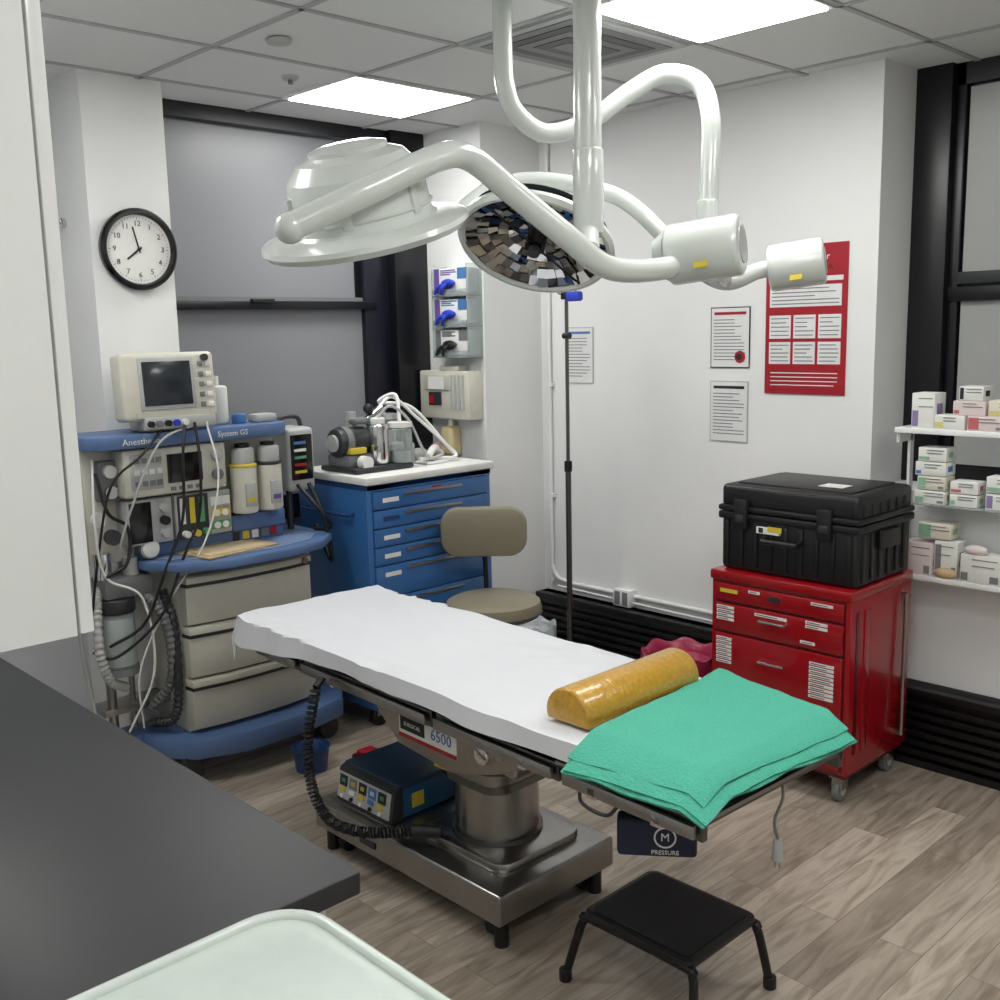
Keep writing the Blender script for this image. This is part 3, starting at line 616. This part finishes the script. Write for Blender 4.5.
def sh(s,t):
    X=-1.15+s*(1.15+1.0)
    k=min(1,max(0,(-.45-X)/.55));k=k*k*(3-2*k)        # deeper drape toward the head end
    HV=.358+.055*k+.008*nz(X,0,3)
    V=(-1+2*t)*HV
    hw=.298;y=V;z=.791
    if abs(V)>hw:
        e=abs(V)-hw;y=math.copysign(hw+.018+(.003+.006*k)*math.sin(X*24+3*nz(X,V,2))+.15*e*(.3+nz(X,V,3)),V);z-=e*(.95+.2*nz(X,2 if V>0 else -2,2))
    elif abs(V)>hw-.03: z-=.006*((abs(V)-hw+.03)/.03)**2
    if X<-1.04:
        e=-1.04-X;X=-1.04-.22*e-.008*math.sin(V*22);z-=e*.8
    z+=.004*nz(X,V,4)+.004*nz(X*.6+3,V*1.3,11)
    z+=.0045*math.sin(26*(V+.6*X+.5*nz(X,V,2)))*max(0,nz(X+1,V,2.5))+.004*math.sin(34*(X-.4*V+.4*nz(X,V,3)))*max(0,nz(X+5,V,3))
    return (X,y,z)
b.surf(sh,200,76,SHEET,.003);b.done(70)
b=B("gel_bolster",TM@Matrix.Translation((.595,-.01,.798))@Matrix.Rotation(math.radians(2),4,'Z'))
n=18;prof=[(.074*math.cos(math.pi*(-.12+1.24*k/n)),.030+.068*math.sin(math.pi*(-.12+1.24*k/n))) for k in range(n+1)]
prof=[(x,max(0,y)) for x,y in prof]
b.prism(prof,-.238,.238,GEL,.008,RX);b.done(60)
A_,B_,C_,D_=Vector((-1.605,1.715,.81)),Vector((-1.665,2.47,.81)),Vector((-1.18,2.35,.81)),Vector((-1.21,1.74,.81))
b=B("surgical_towel")
def tw(off,k,sc,sx,sy):
    def f(s,t):
        s_=.5+(s-.5)*sc;t_=.5+(t-.5)*sc
        p=A_*(1-s_)*(1-t_)+B_*(1-s_)*t_+C_*s_*t_+D_*s_*(1-t_)
        p.x+=sx;p.y+=sy
        p.z+=off+.006*nz(p.x+k,p.y,6)+.003*nz(p.x,p.y+k,17)+.005*nz(p.x+7,p.y,3)
        p.z+=.004*math.sin(30*(p.x*.8+p.y*.6+.3*nz(p.x,p.y,4)))*max(0,nz(p.x+k,p.y,3))
        e=max(0,1.84-p.y);p.z-=e*.38;e=max(0,p.x+1.27);p.z-=e*.45
        e=min(s,1-s,t,1-t)
        if e<.03: p.z-=.005*(1-e/.03)
        p.x+=.008*nz(p.y,k,7);p.y+=.008*nz(p.x,k,7);return p
    return f
b.surf(tw(.001,2,1.0,0,0),70,80,TOWEL,.007);b.surf(tw(.009,5,.985,.004,-.003),70,80,TOWEL,.007);b.surf(tw(.016,9,.955,-.012,.012),70,80,TOWEL,.007);b.done(80)
# ESU
b=B("electrosurgical_unit")
z=.193
b.box(-2.90,-2.60,2.0,2.29,z,z+.12,ESUB,.012,3);b.box(-2.905,-2.595,1.995,2.295,z+.105,z+.128,pm("esu_top",(34,56,78),.4),.008)
b.prism([(1.955,z),(2.01,z),(2.01,z+.125),(1.975,z+.112)],-2.905,-2.595,DGREY,.003,Matrix(((0,0,1,0),(1,0,0,0),(0,1,0,0),(0,0,0,1))))
Mf=frame((-2.75,1.9625,z+.057),(1,0,0),(0,.17,1))
b.box(-.145,.145,-.045,.045,0,.003,LGREY,M=Mf)
for i in range(5):
    b.box(-.135+.054*i,-.093+.054*i,.0,.037,.002,.005,[INKD,GREY,INKD,BLUEL,INKD][i],M=Mf);b.box(-.13+.053*i,-.10+.053*i,-.02,-.005,.002,.007,[YEL,LABEL,YEL,BLUEL,YEL][i],M=Mf);b.cyl((-.115+.053*i,-.035,0),(-.115+.053*i,-.035,.01),.007,[LABEL,BLACK,LABEL,BLACK,LABEL][i],M=Mf)
for i in range(5): b.text("88",Mf@Matrix.Translation((-.114+.054*i,.018,.0055)),.022,[GRN,YEL,YEL,LABEL,GRN][i])
b.box(-2.602,-2.597,2.05,2.10,z+.03,z+.08,YEL);b.done()
b=B("coiled_cable")
Q=catmull([(-2.74,1.785,.68),(-2.77,1.765,.5),(-2.77,1.77,.34),(-2.72,1.79,.24),(-2.64,1.82,.215),(-2.55,1.86,.22),(-2.45,1.93,.235)],60)
H=[];up=Vector((0,1,0))
for i,p in enumerate(Q):
    d=(Q[min(i+1,len(Q)-1)]-Q[max(i-1,0)]).normalized();up=(up-d*up.dot(d)).normalized();v=d.cross(up);a=i*1.0
    H.append(p+.014*(math.cos(a)*up+math.sin(a)*v))
b.tube(H,.0055,BLACK,smooth=False,seg=6);b.tube([(-2.75,1.82,.70),(-2.74,1.785,.68)],.012,BLACK,smooth=False);b.cyl((-2.45,1.93,.235),(-2.38,1.99,.235),.02,BLACK);b.done()
b=B("pressure_cuff_bag",frame((-1.52,1.98,.615),(.78,.62,0),(0,0,1)))
b.box(-.10,.10,-.13,-.03,-.03,.03,NAVY,.012,3);b.box(-.08,.06,-.03,.06,-.012,.012,NAVY,.008)
b.lathe([(.024,0),(.028,0),(.028,.002),(.024,.002),(.024,0)],LABEL,Matrix.Translation((.02,-.075,.030)));b.text("M",Matrix.Translation((.02,-.075,.031)),.03,LABEL);b.text("PRESSURE",Matrix.Translation((.02,-.115,.031)),.016,LABEL);b.box(-.04,.0,.0,.03,.012,.014,BLUEL);b.done()
b=B("power_cord")
b.tube([(-1.27,2.15,.70),(-1.26,2.14,.66),(-1.275,2.13,.60),(-1.265,2.13,.55)],.004,GREY);b.cyl((-1.265,2.13,.555),(-1.265,2.13,.50),.011,LGREY,r2=.015,bev=.002)
for s in (-1,1): b.box(-1.265+s*.006-.001,-1.265+s*.006+.001,2.127,2.133,.48,.50,STEEL)
b.done()
# ---------------------------------------------------------------- step stool
b=B("step_stool")
x0,x1,y0,y1=-1.785,-1.42,1.985,2.305
b.prism(roundrect(x0,x1,y0,y1,.03),.190,.215,BLACK,.008);b.prism(roundrect(x0+.02,x1-.02,y0+.02,y1-.02,.02),.214,.219,pm("rubber_mat",(22,22,24),.75,bump=.4,scale=300),.001)
for y in (y0+.012,y1-.012):
    s=-1 if y<2.1 else 1
    b.tube([(x0-.035,y+s*.04,.012),(x0-.015,y+s*.014,.12),(x0+.0,y,.178),(x0+.03,y,.192),(x1-.03,y,.192),(x1,y,.178),(x1+.012,y+s*.010,.12),(x1+.025,y+s*.03,.012)],.0125,BLACKG)
    for x,q in ((x0-.035,.04),(x1+.025,.03)): b.cyl((x,y+s*q,0),(x,y+s*q,.035),.018,BLACK,bev=.003)
b.done()
# ---------------------------------------------------------------- surgical lights
b=B("surgical_light")
r=.036
b.tube([(-2.49,2.44,ZC),(-2.485,2.435,2.66),(-2.474,2.431,2.569),(-2.465,2.465,2.49),(-2.428,2.563,2.43),(-2.365,2.698,2.471),(-2.277,2.812,2.565),(-2.19,2.885,2.616),(-2.087,2.93,2.575),(-2.035,2.92,2.46),(-2.025,2.905,2.3),(-2.02,2.89,2.10)],.031,LAMPW,seg=18)
b.cyl((-2.02,2.89,2.1),(-2.02,2.89,2.2),.036,LAMPW,bev=.004)
b.cyl((-2.18,2.49,2.11),(-2.18,2.49,ZC),.042,LAMPW,seg=28);b.cyl((-2.18,2.49,2.09),(-2.18,2.49,2.34),.047,LAMPW,seg=28,bev=.006)
ax=Vector((.90,.36,.10)).normalized()
c=Vector((-2.011,2.863,2.0425));b.cyl(c-ax*.12,c+ax*.12,.098,LAMPW,seg=36,bev=.018);b.cyl(c+ax*.118,c+ax*.123,.06,LGREY,seg=30);b.cyl(c-ax*.16,c-ax*.12,.06,LAMPW,r2=.085)
b.box(-.022,.022,-.010,.010,.0,.002,YEL,M=frame(c+Vector((.045,-.087,-.05)),(.93,.37,.1),(-.1,.2,.9)))
A=[(-2.08,2.80,2.02),(-2.064,2.722,1.985),(-2.085,2.479,1.98),(-2.12,2.317,2.073),(-2.172,2.146,2.193),(-2.183,2.01,2.2665),(-2.161,1.878,2.2565),(-2.198,1.671,2.161),(-2.286,1.484,2.065)]
b.tube([(-2.10,2.83,2.03)]+A[1:],r,LAMPW,seg=18)
b.sph(A[-1],.040,LAMPW);b.cyl((-2.18,2.49,2.10),(-2.10,2.40,2.03),.032,LAMPW)
b.text("410",frame((-2.085,2.33,2.065),(.15,.85,-.45),(0,.45,.85)),.035,INK)
c=Vector((-1.94,3.294,2.003));ax2=Vector((.85,.45,.12)).normalized();b.cyl(c-ax2*.09,c+ax2*.10,.08,LAMPW,seg=36,bev=.015);b.cyl(c+ax2*.099,c+ax2*.103,.045,LGREY)
b.box(-.02,.02,-.009,.009,.0,.002,YEL,M=frame(c+Vector((.045,-.069,-.045)),(.85,.45,.1),(-.1,.2,.9)))
b.tube([(-1.99,3.26,1.995),(-2.03,3.20,1.985),(-2.102,3.113,1.95),(-2.193,3.034,2.02),(-2.33,2.93,2.195),(-2.455,2.893,2.272),(-2.653,2.772,2.326),(-2.774,2.641,2.30),(-2.82,2.50,2.20)],.029,LAMPW,seg=16)
b.tube([(-2.02,2.89,2.03),(-2.05,3.02,1.97),(-2.102,3.113,1.95)],.024,LAMPW)
def up2M(loc,n):
    q=Vector((0,0,1)).rotation_difference(Vector(n).normalized()).to_matrix().to_4x4();return Matrix.Translation(loc)@q
M1=up2M((-2.41,1.81,2.085),(.11,-.32,1))
LENS=pm("lamp_lens",(190,200,205),.15,coat=.3)
b.lathe([(0,-.012),(.24,-.012)],LENS,M1,56);b.lathe([(.24,-.012),(.25,-.022),(.28,-.022),(.294,-.005),(.29,.008),(.25,.018),(.21,.022),(.20,.03),(.196,.05),(.193,.11),(.182,.16),(.15,.20),(.09,.222),(0,.228)],LAMPW,M1,56)
b.lathe([(.196,.05),(.203,.056),(.195,.062)],LAMPW,M1,56);b.lathe([(.11,.20),(.11,.226),(.07,.236),(0,.238)],LAMPW,M1,40)
for k in range(6):
    b.box(.176,.203,-.015,.015,.04,.13,LAMPW,.006,M=M1@Matrix.Rotation(k*math.pi/3+.2,4,'Z'))
M2=up2M((-2.60,2.69,2.10),(-.24,.60,1))
b.lathe([(.250,-.01),(.258,-.022),(.270,-.022),(.280,-.005),(.276,.01),(.22,.05),(.14,.085),(.06,.1),(0,.1)],LAMPW,M2,56)
b.cyl((0,0,.08),(0,0,.15),.07,LAMPW,bev=.012,M=M2)
FM=[pm("facet_%d"%i,c_,.06,1,var=.1,scale=20) for i,c_ in enumerate(((150,152,156),(190,192,194),(222,224,224),(112,114,120),(196,192,182),(230,231,231)))]
R_=[.035,.07,.105,.14,.175,.21,.251];Z_=[.040,.038,.033,.026,.016,.003,-.010]
for i in range(6):
    n=[12,16,22,30,36,42][i]
    for k in range(n):
        t=bmesh.new();a0=2*math.pi*k/n;a1=2*math.pi*(k+1)/n
        dz=[random.uniform(-.006,.006) for _ in range(2)];dd=random.uniform(-.004,.004)
        vs=[t.verts.new((R_[i+(q in(1,2))]*math.cos([a0,a0,a1,a1][q]),R_[i+(q in(1,2))]*math.sin([a0,a0,a1,a1][q]),Z_[i+(q in(1,2))]+dz[q in(1,2)]+(dd if q>1 else 0))) for q in range(4)]
        t.faces.new(vs);b.add(t,random.choice(FM),M2)
b.lathe([(.0,.052),(.252,.052)],DGREY,M2,40)
b.cyl((0,0,-.02),(0,0,.05),.036,BLACKG,M=M2);b.cyl((0,0,-.05),(0,0,-.02),.022,DGREY,bev=.005,M=M2)
b.box(-.003,.003,.036,.25,-.016,-.010,BLACK,M=M2);b.box(-.003,.003,-.25,-.036,-.016,-.010,BLACK,M=M2)
b.done(25)
# ---------------------------------------------------------------- world/camera
w=bpy.data.worlds.new("w");SC.world=w;w.use_nodes=True;w.node_tree.nodes["Background"].inputs[0].default_value=(.8,.85,.9,1);w.node_tree.nodes["Background"].inputs[1].default_value=.2
F=Vector((-.71287,.68274,-.16021));R=Vector((.69403,.71961,-.02152));U=Vector((-.10059,.12653,.98684))
cd=bpy.data.cameras.new("camera");cam=bpy.data.objects.new("camera",cd);bpy.context.collection.objects.link(cam)
cam.matrix_world=Matrix(((R.x,U.x,-F.x,0),(R.y,U.y,-F.y,0),(R.z,U.z,-F.z,1.8),(0,0,0,1)))
cd.sensor_width=36;cd.lens=37.498;cd.clip_start=.02;SC.camera=cam
